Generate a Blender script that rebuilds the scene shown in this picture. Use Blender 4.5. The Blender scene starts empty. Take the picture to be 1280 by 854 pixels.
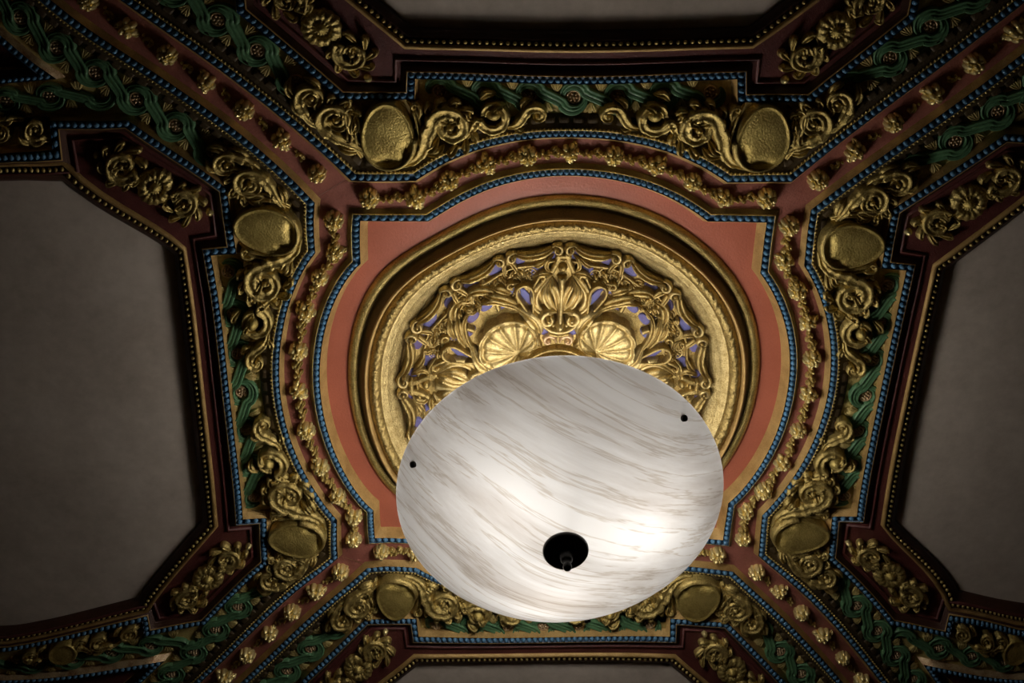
import bpy, math, random
import numpy as np
from mathutils import Matrix, Vector
from mathutils.geometry import tessellate_polygon

scene = bpy.context.scene
COL = scene.collection
random.seed(7)
rng = np.random.default_rng(7)
PI = math.pi
ZC = 4.8                                   # height of the ceiling's bead lines above the floor

# ------------------------------------------------------------------ camera, world, light, exposure
def set_camera():
    th, yaw, roll, f = 0.51396, -0.07459, -0.05612, 1510.46
    fw_ = np.array([math.sin(yaw) * math.sin(th), -math.cos(yaw) * math.sin(th), math.cos(th)])
    r = np.cross(fw_, [0, 0, 1.0]); r /= np.linalg.norm(r)
    u = np.cross(r, fw_)
    c, s = math.cos(roll), math.sin(roll)
    r2, u2 = c * r + s * u, -s * r + c * u
    cam = bpy.data.cameras.new('camera')
    cam.sensor_width = 36.0
    cam.lens = f / 1280 * 36.0
    cam.clip_start = 0.05
    o = bpy.data.objects.new('camera', cam)
    M = Matrix([[r2[i], u2[i], -fw_[i], 0] for i in range(3)] + [[0, 0, 0, 1]])
    M.translation = Vector((0.28306, 1.98931, ZC - 3.2))
    o.matrix_world = M
    COL.objects.link(o)
    scene.camera = o
set_camera()

w = bpy.data.worlds.new('dim_room')
scene.world = w
w.use_nodes = True
w.node_tree.nodes['Background'].inputs[0].default_value = (1.0, 0.9, 0.8, 1)
w.node_tree.nodes['Background'].inputs[1].default_value = 0.010
scene.view_settings.view_transform = 'Standard'
scene.view_settings.look = 'None'
scene.view_settings.gamma = 1.0
scene.view_settings.exposure = 0.0
BULBS = ((.105, .075, -.035), (-.16, .03, -.035), (.02, -.165, -.035))   # three bulbs in the bowl, from its rim centre
BULB = 125.0                                # radiance of each lamp bulb

# ------------------------------------------------------------------ plan of the ceiling as it was built
# The plasterwork is laid out on a regular four-fold plan; SRC are points of that plan and DST where
# the craftsmen actually put them (a few centimetres off); everything is bent smoothly from one to the other.
SRC = [[0.5963, 0.5963], [-0.5963, 0.5963], [0.5963, -0.5963], [-0.5963, -0.5963], [0.4257, 0.5963], [-0.4257, 0.5963], [0.5963, -0.4257], [-0.5963, -0.4257], [0.5963, 0.4257], [-0.5963, 0.4257], [0.0, 0.7435], [0.7435, 0.0], [-0.7435, 0.0], [0.6265, 0.7203], [-0.6265, 0.7203], [0.4611, 0.7203], [-0.4611, 0.7203], [0.7203, 0.6265], [0.7203, 0.4611], [-0.7203, 0.6265], [-0.7203, 0.4611], [0.7203, -0.4611], [0.7203, -0.6265], [-0.7203, -0.4611], [-0.7203, -0.6265], [0.6265, -0.7203], [0.4611, -0.7203], [-0.6265, -0.7203], [0.0, 0.8663], [0.8663, 0.0], [-0.8663, 0.0], [0.6447, 0.954], [0.4618, 0.954], [0.4618, 1.0236], [-0.4618, 1.0236], [-0.4618, 0.954], [-0.6447, 0.954], [-0.884, 1.1988], [0.884, 1.1988], [0.954, 0.6447], [0.954, 0.4618], [1.0236, 0.4618], [1.1988, 0.884], [1.0236, -0.4618], [0.954, -0.4618], [0.954, -0.6447], [1.1988, -0.884], [-0.954, 0.6447], [-0.954, 0.4618], [-1.0236, 0.4618], [-1.1988, 0.884], [-1.0236, -0.4618], [-0.954, -0.4618], [-0.954, -0.6447], [-1.1988, -0.884], [0.6447, -0.954], [0.4618, -0.954], [0.4618, -1.0236], [-0.4618, -1.0236], [-0.4618, -0.954], [-0.6447, -0.954], [1.158, 0.478], [1.158, -0.478], [1.4, 0.745], [1.4, -0.745], [-1.158, 0.478], [-1.158, -0.478], [-1.4, -0.745], [0.478, 1.158], [-0.478, 1.158], [0.478, -1.158], [-0.478, -1.158], [1.395, 0.884], [1.395, 0.815], [1.395, -0.884], [1.395, -0.815], [-1.395, -0.884], [-1.395, -0.815], [1.385, 1.05], [1.385, -1.05], [-1.385, -1.05], [1.9053, -0.745], [1.9023, -0.815], [-1.7002, -0.745], [-1.7076, -0.815], [1.9336, -1.05], [-1.7679, -1.05], [1.6081, 0.745], [1.5757, 0.815], [1.541, 1.05], [2.8, 0.0], [-2.8, 0.0], [0.0, 2.8], [0.0, -2.8], [2.3, 2.3], [-2.3, 2.3], [2.3, -2.3], [-2.3, -2.3]]
DST = [[0.6045, 0.5909], [-0.5905, 0.6025], [0.5958, -0.577], [-0.5928, -0.5833], [0.4018, 0.593], [-0.4112, 0.6041], [0.5984, -0.4565], [-0.5933, -0.4226], [0.6095, 0.4494], [-0.5929, 0.4321], [0.0, 0.7385], [0.7475, 0.0], [-0.7302, 0.0], [0.6086, 0.7163], [-0.6298, 0.7307], [0.4372, 0.7188], [-0.4536, 0.7264], [0.7319, 0.6351], [0.7371, 0.4839], [-0.7111, 0.6301], [-0.718, 0.4603], [0.7177, -0.4928], [0.7237, -0.6506], [-0.7107, -0.4687], [-0.7205, -0.6329], [0.6116, -0.7017], [0.4516, -0.7013], [-0.6274, -0.7149], [0.0, 0.8531], [0.8709, 0.0], [-0.8582, 0.0], [0.6297, 0.9531], [0.444, 0.9562], [0.4404, 1.0119], [-0.4509, 1.0279], [-0.4608, 0.9635], [-0.6474, 0.9666], [-0.8879, 1.1945], [0.8813, 1.1769], [0.9723, 0.6752], [0.9636, 0.4881], [1.0388, 0.4806], [1.2176, 0.865], [1.0262, -0.4949], [0.9477, -0.488], [0.9565, -0.6658], [1.1869, -0.9311], [-0.9467, 0.6375], [-0.9477, 0.4642], [-1.0246, 0.4573], [-1.2188, 0.8634], [-1.0304, -0.4731], [-0.9464, -0.4734], [-0.9605, -0.6434], [-1.2217, -0.9304], [0.6271, -0.9273], [0.4615, -0.9236], [0.4543, -1.0086], [-0.4513, -1.009], [-0.4434, -0.9233], [-0.6338, -0.9417], [1.1485, 0.4716], [1.1633, -0.5397], [1.4178, 0.6724], [1.4051, -0.8523], [-1.1548, 0.4485], [-1.1766, -0.5299], [-1.4422, -0.8114], [0.4606, 1.1386], [-0.4851, 1.1561], [0.4591, -1.1664], [-0.4694, -1.1675], [1.4132, 0.8607], [1.4205, 0.7736], [1.3866, -0.9824], [1.3836, -0.913], [-1.4329, -0.9866], [-1.428, -0.9118], [1.412, 0.991], [1.3664, -1.1274], [-1.3975, -1.1502], [1.9053, -0.9875], [1.9023, -1.0586], [-1.7002, -0.8735], [-1.7076, -0.9846], [1.9336, -1.2111], [-1.7679, -1.2182], [1.6081, 0.6697], [1.5757, 0.7621], [1.541, 0.9778], [2.805, -0.0558], [-2.8079, 0.0041], [0.0088, 2.8471], [-0.0116, -2.8989], [2.3123, 2.3095], [-2.2983, 2.3587], [2.2955, -2.4104], [-2.3151, -2.3612]]

SRC = np.array(SRC); DST = np.array(DST)
def _U(r2): return np.where(r2 > 0, r2 * np.log(np.maximum(r2, 1e-12)), 0)
def _solve():
    n = len(SRC)
    K = _U(((SRC[:, None] - SRC[None]) ** 2).sum(-1)) + 8e-4 * np.eye(n)
    P = np.c_[np.ones(n), SRC]
    M = np.zeros((n + 3, n + 3)); M[:n, :n] = K; M[:n, n:] = P; M[n:, :n] = P.T
    return np.linalg.solve(M, np.r_[DST, np.zeros((3, 2))])
_W = _solve()
def asbuilt(q):
    q = np.atleast_2d(np.asarray(q, float))
    out = []
    for i in range(0, len(q), 20000):
        c = q[i:i + 20000]
        K = _U(((c[:, None] - SRC[None]) ** 2).sum(-1))
        out.append(K @ _W[:-3] + np.c_[np.ones(len(c)), c] @ _W[-3:])
    return np.concatenate(out)

# each side of the ceiling has its own frame: s along the side, t outwards from the middle
ROT = {'T': lambda q: np.c_[-q[:, 0], q[:, 1]], 'L': lambda q: np.c_[q[:, 1], q[:, 0]],
       'R': lambda q: np.c_[-q[:, 1], -q[:, 0]], 'B': lambda q: np.c_[q[:, 0], -q[:, 1]]}
SIDES = 'TRBL'
def chain(*fs):
    def f(q):
        for g in fs: q = g(q)
        return q
    return f
def flip(q): return np.c_[-q[:, 0], q[:, 1]]
def frame(o, ang):
    c, s = math.cos(ang), math.sin(ang)
    return lambda q: np.c_[o[0] + q[:, 0] * c - q[:, 1] * s, o[1] + q[:, 0] * s + q[:, 1] * c]
def ident(q): return q
def seen(q):
    q = np.atleast_2d(q)
    return (np.abs(q[:, 0]) < 2.05) & (np.abs(q[:, 1]) < 1.42)

# ------------------------------------------------------------------ materials
def nodes(name):
    m = bpy.data.materials.new(name); m.use_nodes = True
    nt = m.node_tree
    return m, nt, nt.nodes['Principled BSDF']
def N(nt, typ, **kw):
    n = nt.nodes.new(typ)
    for k, v in kw.items():
        if k in n.inputs: n.inputs[k].default_value = v
        else: setattr(n, k, v)
    return n
def paint(name, c1, c2, rough=0.55, metal=0.0, grain=260.0, bump=0.25, patch=9.0, spec=0.4, fine_mix=0.35, dist=0.004):
    """paint or leaf: two tones mixed by blotches, and a fine grained surface"""
    m, nt, b = nodes(name)
    co = N(nt, 'ShaderNodeTexCoord')
    n1 = N(nt, 'ShaderNodeTexNoise', Scale=patch, Detail=5.0, Roughness=0.6)
    n2 = N(nt, 'ShaderNodeTexNoise', Scale=grain, Detail=3.0, Roughness=0.6)
    for n in (n1, n2): nt.links.new(co.outputs['Object'], n.inputs['Vector'])
    mx = N(nt, 'ShaderNodeMix', data_type='FLOAT'); mx.inputs[0].default_value = fine_mix
    nt.links.new(n1.outputs['Fac'], mx.inputs[2]); nt.links.new(n2.outputs['Fac'], mx.inputs[3])
    cr = N(nt, 'ShaderNodeValToRGB')
    cr.color_ramp.elements[0].position = 0.36; cr.color_ramp.elements[0].color = (*c2, 1)
    cr.color_ramp.elements[1].position = 0.58; cr.color_ramp.elements[1].color = (*c1, 1)
    nt.links.new(mx.outputs[0], cr.inputs[0]); nt.links.new(cr.outputs[0], b.inputs['Base Color'])
    b.inputs['Roughness'].default_value = rough; b.inputs['Metallic'].default_value = metal
    b.inputs['Specular IOR Level'].default_value = spec
    bp = N(nt, 'ShaderNodeBump', Strength=bump, Distance=dist)
    nt.links.new(n2.outputs['Fac'], bp.inputs['Height']); nt.links.new(bp.outputs[0], b.inputs['Normal'])
    return m
M = {}
M['gold'] = paint('gilding', (0.66, 0.51, 0.185), (0.33, 0.235, 0.065), 0.38, 0.70, 210, 0.7, 26, fine_mix=0.5)
M['gold_bright'] = paint('bright_gilding', (0.95, 0.80, 0.38), (0.66, 0.52, 0.20), 0.26, 0.62, 190, 0.35, 16)
M['old_gold'] = paint('old_gilding', (0.45, 0.335, 0.125), (0.18, 0.12, 0.036), 0.36, 0.78, 210, 0.7, 45, fine_mix=0.5)
M['old_gold_pale'] = paint('pale_old_gilding', (0.56, 0.44, 0.20), (0.28, 0.20, 0.065), 0.36, 0.74, 220, 0.6, 40, fine_mix=0.5)
M['gold_hammered'] = paint('hammered_gilding', (0.62, 0.48, 0.155), (0.38, 0.275, 0.07), 0.44, 0.62, 170, 0.7, 20, dist=0.004)
M['gold_flat'] = paint('gold_paint', (0.50, 0.33, 0.12), (0.33, 0.20, 0.065), 0.5, 0.35, 220, 0.45, 18)
M['bronze'] = paint('bronze_paint', (0.17, 0.115, 0.035), (0.09, 0.058, 0.018), 0.5, 0.3, 200, 0.35, 12)
M['brown'] = paint('brown_paint', (0.075, 0.050, 0.020), (0.042, 0.027, 0.011), 0.6, 0.1, 160, 0.4, 14)
M['red'] = paint('terracotta_paint', (0.42, 0.125, 0.075), (0.36, 0.105, 0.062), 0.42, 0.0, 150, 0.25, 5, 0.5)
M['rose'] = paint('rose_paint', (0.31, 0.11, 0.082), (0.21, 0.068, 0.05), 0.5, 0.0, 180, 0.35, 9)
M['maroon'] = paint('maroon_paint', (0.115, 0.03, 0.026), (0.075, 0.02, 0.018), 0.42, 0.0, 260, 0.5, 9, 0.5)
M['umber'] = paint('umber_paint', (0.07, 0.028, 0.016), (0.045, 0.018, 0.011), 0.5, 0.0, 200, 0.3, 9)
M['blue'] = paint('blue_bead_paint', (0.085, 0.215, 0.37), (0.06, 0.155, 0.27), 0.38, 0.0, 200, 0.2, 24)
M['navy'] = paint('dark_blue_paint', (0.025, 0.075, 0.15), (0.018, 0.05, 0.10), 0.45, 0.0, 200, 0.2, 16)
M['violet'] = paint('violet_blue_paint', (0.095, 0.105, 0.29), (0.10, 0.065, 0.17), 0.6, 0.0, 240, 0.35, 10)
M['green'] = paint('green_paint', (0.105, 0.23, 0.11), (0.06, 0.145, 0.07), 0.42, 0.0, 160, 0.25, 14)
M['ochre'] = paint('ochre_paint', (0.52, 0.42, 0.15), (0.36, 0.26, 0.09), 0.55, 0.1, 200, 0.35, 14)
M['rust'] = paint('red_gold_paint', (0.66, 0.50, 0.30), (0.32, 0.16, 0.07), 0.36, 0.4, 200, 0.4, 24)
M['oak'] = paint('oak_boards', (0.22, 0.13, 0.07), (0.14, 0.08, 0.04), 0.4, 0.0, 90, 0.1, 3)
M['wall_paint'] = paint('cream_wall_paint', (0.55, 0.48, 0.40), (0.48, 0.42, 0.35), 0.8, 0.0, 200, 0.1, 3)
M['blackened'] = paint('blackened_bronze', (0.035, 0.032, 0.029), (0.02, 0.018, 0.017), 0.40, 0.4, 200, 0.1, 10)

def plaster():
    m, nt, b = nodes('grey_plaster')
    co = N(nt, 'ShaderNodeTexCoord')
    n1 = N(nt, 'ShaderNodeTexNoise', Scale=3.2, Detail=7.0, Roughness=0.62)
    n2 = N(nt, 'ShaderNodeTexNoise', Scale=22.0, Detail=6.0, Roughness=0.7)
    for n in (n1, n2): nt.links.new(co.outputs['Object'], n.inputs['Vector'])
    mx = N(nt, 'ShaderNodeMix', data_type='FLOAT'); mx.inputs[0].default_value = 0.42
    nt.links.new(n1.outputs['Fac'], mx.inputs[2]); nt.links.new(n2.outputs['Fac'], mx.inputs[3])
    cr = N(nt, 'ShaderNodeValToRGB')
    cr.color_ramp.elements[0].position = 0.30; cr.color_ramp.elements[0].color = (0.38, 0.325, 0.27, 1)
    cr.color_ramp.elements[1].position = 0.62; cr.color_ramp.elements[1].color = (0.60, 0.53, 0.46, 1)
    nt.links.new(mx.outputs[0], cr.inputs[0]); nt.links.new(cr.outputs[0], b.inputs['Base Color'])
    b.inputs['Roughness'].default_value = 0.85
    bp = N(nt, 'ShaderNodeBump', Strength=0.12, Distance=0.004)
    nt.links.new(n2.outputs['Fac'], bp.inputs['Height']); nt.links.new(bp.outputs[0], b.inputs['Normal'])
    return m
M['plaster'] = plaster()

def alabaster():
    m = bpy.data.materials.new('veined_alabaster'); m.use_nodes = True
    nt = m.node_tree; nt.nodes.clear()
    out = N(nt, 'ShaderNodeOutputMaterial')
    co = N(nt, 'ShaderNodeTexCoord')
    warp = N(nt, 'ShaderNodeTexNoise', Scale=1.0, Detail=2.0, Roughness=0.4)
    nt.links.new(co.outputs['Object'], warp.inputs['Vector'])
    sub = N(nt, 'ShaderNodeVectorMath', operation='SUBTRACT'); sub.inputs[1].default_value = (0.5, 0.5, 0.5)
    nt.links.new(warp.outputs['Color'], sub.inputs[0])
    sc = N(nt, 'ShaderNodeVectorMath', operation='SCALE'); sc.inputs['Scale'].default_value = 0.34
    nt.links.new(sub.outputs[0], sc.inputs[0])
    add = N(nt, 'ShaderNodeVectorMath', operation='ADD')
    nt.links.new(co.outputs['Object'], add.inputs[0]); nt.links.new(sc.outputs[0], add.inputs[1])
    mp = N(nt, 'ShaderNodeMapping'); mp.inputs['Rotation'].default_value = (0, 0, math.radians(VEIN_ANGLE))
    nt.links.new(add.outputs[0], mp.inputs['Vector'])
    st1 = N(nt, 'ShaderNodeMapping'); st1.inputs['Scale'].default_value = (0.7, 8.0, 3.0)
    st2 = N(nt, 'ShaderNodeMapping'); st2.inputs['Scale'].default_value = (1.1, 24.0, 4.0)
    nt.links.new(mp.outputs[0], st1.inputs['Vector']); nt.links.new(mp.outputs[0], st2.inputs['Vector'])
    a = N(nt, 'ShaderNodeTexNoise', Scale=1.0, Detail=6.0, Roughness=0.62)
    b = N(nt, 'ShaderNodeTexNoise', Scale=1.0, Detail=5.0, Roughness=0.6)
    nt.links.new(st1.outputs[0], a.inputs['Vector']); nt.links.new(st2.outputs[0], b.inputs['Vector'])
    ra = N(nt, 'ShaderNodeValToRGB')
    e = ra.color_ramp.elements
    e[0].position = 0.34; e[0].color = (0.54, 0.51, 0.49, 1)
    e[1].position = 0.58; e[1].color = (0.86, 0.87, 0.89, 1)
    nt.links.new(a.outputs['Fac'], ra.inputs[0])
    rb = N(nt, 'ShaderNodeValToRGB')                       # thin brown veins
    e = rb.color_ramp.elements
    e[0].position = 0.47; e[0].color = (1, 1, 1, 1)
    e[1].position = 0.53; e[1].color = (1, 1, 1, 1)
    v = rb.color_ramp.elements.new(0.5); v.color = (0.68, 0.62, 0.55, 1)
    nt.links.new(b.outputs['Fac'], rb.inputs[0])
    mul = N(nt, 'ShaderNodeMix', data_type='RGBA', blend_type='MULTIPLY'); mul.inputs[0].default_value = 0.75
    nt.links.new(ra.outputs[0], mul.inputs[6]); nt.links.new(rb.outputs[0], mul.inputs[7])
    tr = N(nt, 'ShaderNodeBsdfTranslucent'); df = N(nt, 'ShaderNodeBsdfDiffuse'); gl = N(nt, 'ShaderNodeBsdfGlossy')
    gl.inputs['Roughness'].default_value = 0.25; gl.inputs['Color'].default_value = (1, 1, 1, 1)
    nt.links.new(mul.outputs[2], tr.inputs['Color']); nt.links.new(mul.outputs[2], df.inputs['Color'])
    m1 = N(nt, 'ShaderNodeMixShader'); m1.inputs[0].default_value = BOWL_OPACITY
    nt.links.new(tr.outputs[0], m1.inputs[1]); nt.links.new(df.outputs[0], m1.inputs[2])
    m2 = N(nt, 'ShaderNodeMixShader'); m2.inputs[0].default_value = 0.03
    nt.links.new(m1.outputs[0], m2.inputs[1]); nt.links.new(gl.outputs[0], m2.inputs[2])
    nt.links.new(m2.outputs[0], out.inputs['Surface'])
    return m
VEIN_ANGLE = -26.0
BOWL_OPACITY = 0.81
M['alabaster'] = alabaster()

def glow():
    m = bpy.data.materials.new('lit_bulb_glass'); m.use_nodes = True
    nt = m.node_tree; nt.nodes.clear()
    out = N(nt, 'ShaderNodeOutputMaterial'); e = N(nt, 'ShaderNodeEmission')
    e.inputs['Color'].default_value = (1.0, 0.93, 0.84, 1); e.inputs['Strength'].default_value = BULB
    nt.links.new(e.outputs[0], out.inputs['Surface'])
    return m
M['bulb'] = glow()

# ------------------------------------------------------------------ mesh helpers (u, v in plan, z up from the bead plane)
def mesh_from(name, V, quads, tris, smooth=True):
    me = bpy.data.meshes.new(name)
    nq, ntr = len(quads), len(tris)
    me.vertices.add(len(V)); me.vertices.foreach_set('co', np.ascontiguousarray(V, dtype=np.float32).ravel())
    li = np.concatenate([quads.ravel(), tris.ravel()]).astype(np.int32)
    me.loops.add(len(li)); me.loops.foreach_set('vertex_index', li)
    me.polygons.add(nq + ntr)
    ls = np.concatenate([np.arange(nq) * 4, nq * 4 + np.arange(ntr) * 3]).astype(np.int32)
    me.polygons.foreach_set('loop_start', ls)
    me.polygons.foreach_set('loop_total', np.concatenate([np.full(nq, 4), np.full(ntr, 3)]).astype(np.int32))
    me.polygons.foreach_set('use_smooth', np.full(nq + ntr, smooth))
    me.update(calc_edges=True); me.validate()
    return me

class Geo:
    def __init__(s): s.V = []; s.Q = []; s.T = []; s.n = 0
    def add(s, V, Q=None, T=None):
        s.V.append(np.asarray(V, float))
        if Q is not None and len(Q): s.Q.append(np.asarray(Q, int) + s.n)
        if T is not None and len(T): s.T.append(np.asarray(T, int) + s.n)
        s.n += len(V)
    def grid(s, P, cu=False, cv=False):
        n, m = P.shape[:2]
        i = np.arange(n if cu else n - 1); j = np.arange(m if cv else m - 1)
        I, J = np.meshgrid(i, j, indexing='ij'); I = I.ravel(); J = J.ravel()
        I2, J2 = (I + 1) % n, (J + 1) % m
        s.add(P.reshape(-1, 3), np.stack([I * m + J, I * m + J2, I2 * m + J2, I2 * m + J], 1))
    def poly(s, loops, z):
        """flat filled polygon with holes"""
        pts = np.concatenate([np.asarray(l, float) for l in loops])
        t = tessellate_polygon([[Vector((p[0], p[1], 0)) for p in l] for l in loops])
        s.add(np.c_[pts, np.full(len(pts), z)], None, np.array(t, int))
    def ribbon(s, path, w, h, zb, prof='dome', sink=0.002):
        path = np.asarray(path, float); n = len(path)
        w = np.broadcast_to(np.asarray(w, float), (n,)); h = np.broadcast_to(np.asarray(h, float), (n,))
        T = np.gradient(path, axis=0); T /= np.maximum(np.linalg.norm(T, axis=1, keepdims=True), 1e-9)
        Nn = np.c_[-T[:, 1], T[:, 0]]
        u, p = PROF[prof]
        P = np.zeros((n, len(u), 3))
        P[:, :, :2] = path[:, None] + Nn[:, None] * u[None, :, None] * w[:, None, None]
        P[:, :, 2] = zb - h[:, None] * p[None]
        P[:, 0, 2] = zb + sink; P[:, -1, 2] = zb + sink
        a, b = P[:1].copy(), P[-1:].copy(); a[..., 2] = zb + sink; b[..., 2] = zb + sink      # closed ends
        s.grid(np.concatenate([a, P, b]))
    def blob(s, c, rx, ry, h, zb, rot=0.0, n=12, m=4):
        a = np.linspace(0, 2 * PI, n, endpoint=False); k = np.linspace(0, PI / 2, m + 1)[:-1]
        rr = np.cos(k); zz = np.sin(k)
        P = np.zeros((m, n, 3))
        x = rr[:, None] * np.cos(a) * rx; y = rr[:, None] * np.sin(a) * ry
        cr, sr = math.cos(rot), math.sin(rot)
        P[:, :, 0] = c[0] + x * cr - y * sr; P[:, :, 1] = c[1] + x * sr + y * cr
        P[:, :, 2] = zb - h * zz[:, None]
        P[0, :, 2] = zb + 0.002
        s.cap(P, (c[0], c[1], zb - h))
    def cap(s, P, tip):
        m, n = P.shape[:2]; off = s.n
        s.grid(P, cv=True)
        s.add(np.array([tip]))
        j = np.arange(n)
        s.T.append(np.stack([off + (m - 1) * n + j, off + (m - 1) * n + (j + 1) % n, np.full(n, off + m * n)], 1))
    def polar(s, c, R, H, zb, n=48, rho=None, rot=0.0):
        """relief over an outline R(angle); H(rho, angle) is its depth towards the room"""
        rho = np.linspace(1, 0, 9)[:-1] if rho is None else rho
        a = np.linspace(0, 2 * PI, n, endpoint=False)
        P = np.zeros((len(rho), n, 3))
        r = rho[:, None] * R(a)[None]
        P[:, :, 0] = c[0] + r * np.cos(a + rot); P[:, :, 1] = c[1] + r * np.sin(a + rot)
        P[:, :, 2] = zb - H(rho[:, None], a[None, :])
        P[0, :, 2] = zb + 0.002
        s.cap(P, (c[0], c[1], zb - float(np.mean(H(np.array([[0.0]]), a[None, :])))))
    def beads(s, C, r, zb):
        """a row of round beads"""
        k = len(C)
        if not k: return
        n = 8; th = np.array([100, 55, 15]) * PI / 180
        a = np.linspace(0, 2 * PI, n, endpoint=False)
        U = np.concatenate([np.c_[np.sin(t) * np.cos(a), np.sin(t) * np.sin(a), np.full(n, -np.cos(t))] for t in th]) * r
        Q = [(i * n + j, i * n + (j + 1) % n, (i + 1) * n + (j + 1) % n, (i + 1) * n + j) for i in range(2) for j in range(n)]
        Tt = [(2 * n, 2 * n + j, 2 * n + j + 1) for j in range(1, n - 1)]
        C3 = np.c_[C, np.full(k, zb)]
        V = (C3[:, None] + U[None]).reshape(-1, 3); o = (np.arange(k) * 3 * n)[:, None, None]
        s.add(V, (np.array(Q)[None] + o).reshape(-1, 4), (np.array(Tt)[None] + o).reshape(-1, 3))
    def strip(s, path, offs, zs, closed=False):
        path = dense(path, 0.07, closed)
        s.grid(np.stack([np.c_[offset(path, o, closed), np.full(len(path), z)] for o, z in zip(offs, zs)], 1), cu=closed)
    def arrays(s):
        V = np.concatenate(s.V)
        Q = np.concatenate(s.Q) if s.Q else np.zeros((0, 4), int)
        T = np.concatenate(s.T) if s.T else np.zeros((0, 3), int)
        return V, Q, T
    def build(s, name, mat, parent=None, mp=ident, smooth=True, kind=None, bend=True, loc=None):
        V, Q, T = s.arrays(); V = V.copy()
        if bend: V[:, :2] = asbuilt(mp(V[:, :2]))
        V[:, 2] += ZC
        def nz(F):
            if not len(F): return 0.0
            a, b, c = V[F[:, 0]], V[F[:, 1]], V[F[:, 2]]
            return ((b[:, 0] - a[:, 0]) * (c[:, 1] - a[:, 1]) - (b[:, 1] - a[:, 1]) * (c[:, 0] - a[:, 0])).sum()
        if nz(Q) + nz(T) > 0: Q = Q[:, ::-1]; T = T[:, ::-1]      # face the room
        base = np.array(WORLD.get(parent.name if parent else None, (0, 0, 0)))
        org = base if loc is None else np.array(loc)
        me = mesh_from(name, V - org, Q, T, smooth)
        me.materials.append(M[mat])
        o = bpy.data.objects.new(name, me); COL.objects.link(o)
        if parent: o.parent = parent
        o.location = org - base
        WORLD[o.name] = tuple(org)
        if kind: o['kind'] = kind
        return o
WORLD = {}
_u = lambda *a: np.array(a, float)
PROF = {
    'dome': (_u(-1, -.85, -.5, 0, .5, .85, 1), _u(0, .55, .88, 1, .88, .55, 0)),
    'groove': (_u(-1, -.93, -.7, -.42, -.2, 0, .2, .42, .7, .93, 1), _u(0, .75, 1, .55, .72, .78, .72, .55, 1, .75, 0)),
    'leaf': (_u(-1, -.85, -.5, -.12, 0, .12, .5, .85, 1), _u(0, .5, 1, .82, .55, .82, 1, .5, 0)),
    'scroll': (_u(-1, -.88, -.62, -.3, 0, .3, .62, .88, 1), _u(0, .62, .95, .86, .80, .90, 1, .62, 0)),
    'round': (_u(-1, -.7, 0, .7, 1), _u(0, .72, 1, .72, 0)),
    'flat': (_u(-1, -.9, 0, .9, 1), _u(0, .9, 1, .9, 0)),
}
def dense(path, step, closed=False):
    path = np.asarray(path, float)
    nxt = np.roll(path, -1, 0) if closed else path[1:]
    out = []
    for p, q in zip(path, nxt):
        k = max(1, int(math.ceil(np.linalg.norm(q - p) / step)))
        out.append(p + (q - p) * (np.arange(k) / k)[:, None])
    if not closed: out.append(path[-1:])
    return np.concatenate(out)
def offset(path, d, closed=False):
    """mitred parallel, to the left of the direction of travel"""
    p = np.asarray(path, float)
    if closed:
        a = p - np.roll(p, 1, 0); b = np.roll(p, -1, 0) - p
    else:
        b = np.r_[p[1:] - p[:-1], p[-1:] - p[-2:-1]]; a = np.r_[b[:1], b[:-1]]
    nr = lambda v: np.c_[-v[:, 1], v[:, 0]] / np.maximum(np.linalg.norm(v, axis=1, keepdims=True), 1e-9)
    n1, n2 = nr(a), nr(b)
    return p + d * (n1 + n2) / (1 + (n1 * n2).sum(1, keepdims=True))
def resample(path, pitch, closed=False):
    p = np.asarray(path, float)
    if closed: p = np.r_[p, p[:1]]
    L = np.r_[0, np.cumsum(np.linalg.norm(np.diff(p, axis=0), axis=1))]
    n = max(2, int(round(L[-1] / pitch)))
    t = np.linspace(0, L[-1], n, endpoint=False) if closed else (np.arange(n) + .5) * L[-1] / n
    return np.c_[np.interp(t, L, p[:, 0]), np.interp(t, L, p[:, 1])]
def by_segment(path, pitch, closed=False):
    """beads set out segment by segment, one on each corner"""
    p = np.asarray(path, float); nxt = np.roll(p, -1, 0) if closed else p[1:]
    out = []
    for a, b in zip(p, nxt):
        L = np.linalg.norm(b - a); k = max(1, int(round(L / pitch)))
        out.append(a + (b - a) * (np.arange(k) / k)[:, None])
    return np.concatenate(out)
def cr(pts, n=8):
    p = np.asarray(pts, float); p = np.r_[2 * p[:1] - p[1:2], p, 2 * p[-1:] - p[-2:-1]]
    t = np.linspace(0, 1, n, endpoint=False)[:, None]; out = []
    for i in range(1, len(p) - 2):
        a, b, c, d = p[i - 1:i + 3]
        out.append(.5 * (2 * b + (c - a) * t + (2 * a - 5 * b + 4 * c - d) * t ** 2 + (3 * b - a - 3 * c + d) * t ** 3))
    out.append(p[-2:-1])
    return np.concatenate(out)
def spiral(c, r0, r1, a0, sweep, n=26):
    k = np.linspace(0, 1, n); a = np.radians(a0 + sweep * k); r = r0 * (r1 / r0) ** k
    return np.c_[c[0] + r * np.cos(a), c[1] + r * np.sin(a)]
def along(n, *vals):
    return np.interp(np.linspace(0, 1, n), np.linspace(0, 1, len(vals)), vals)
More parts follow.
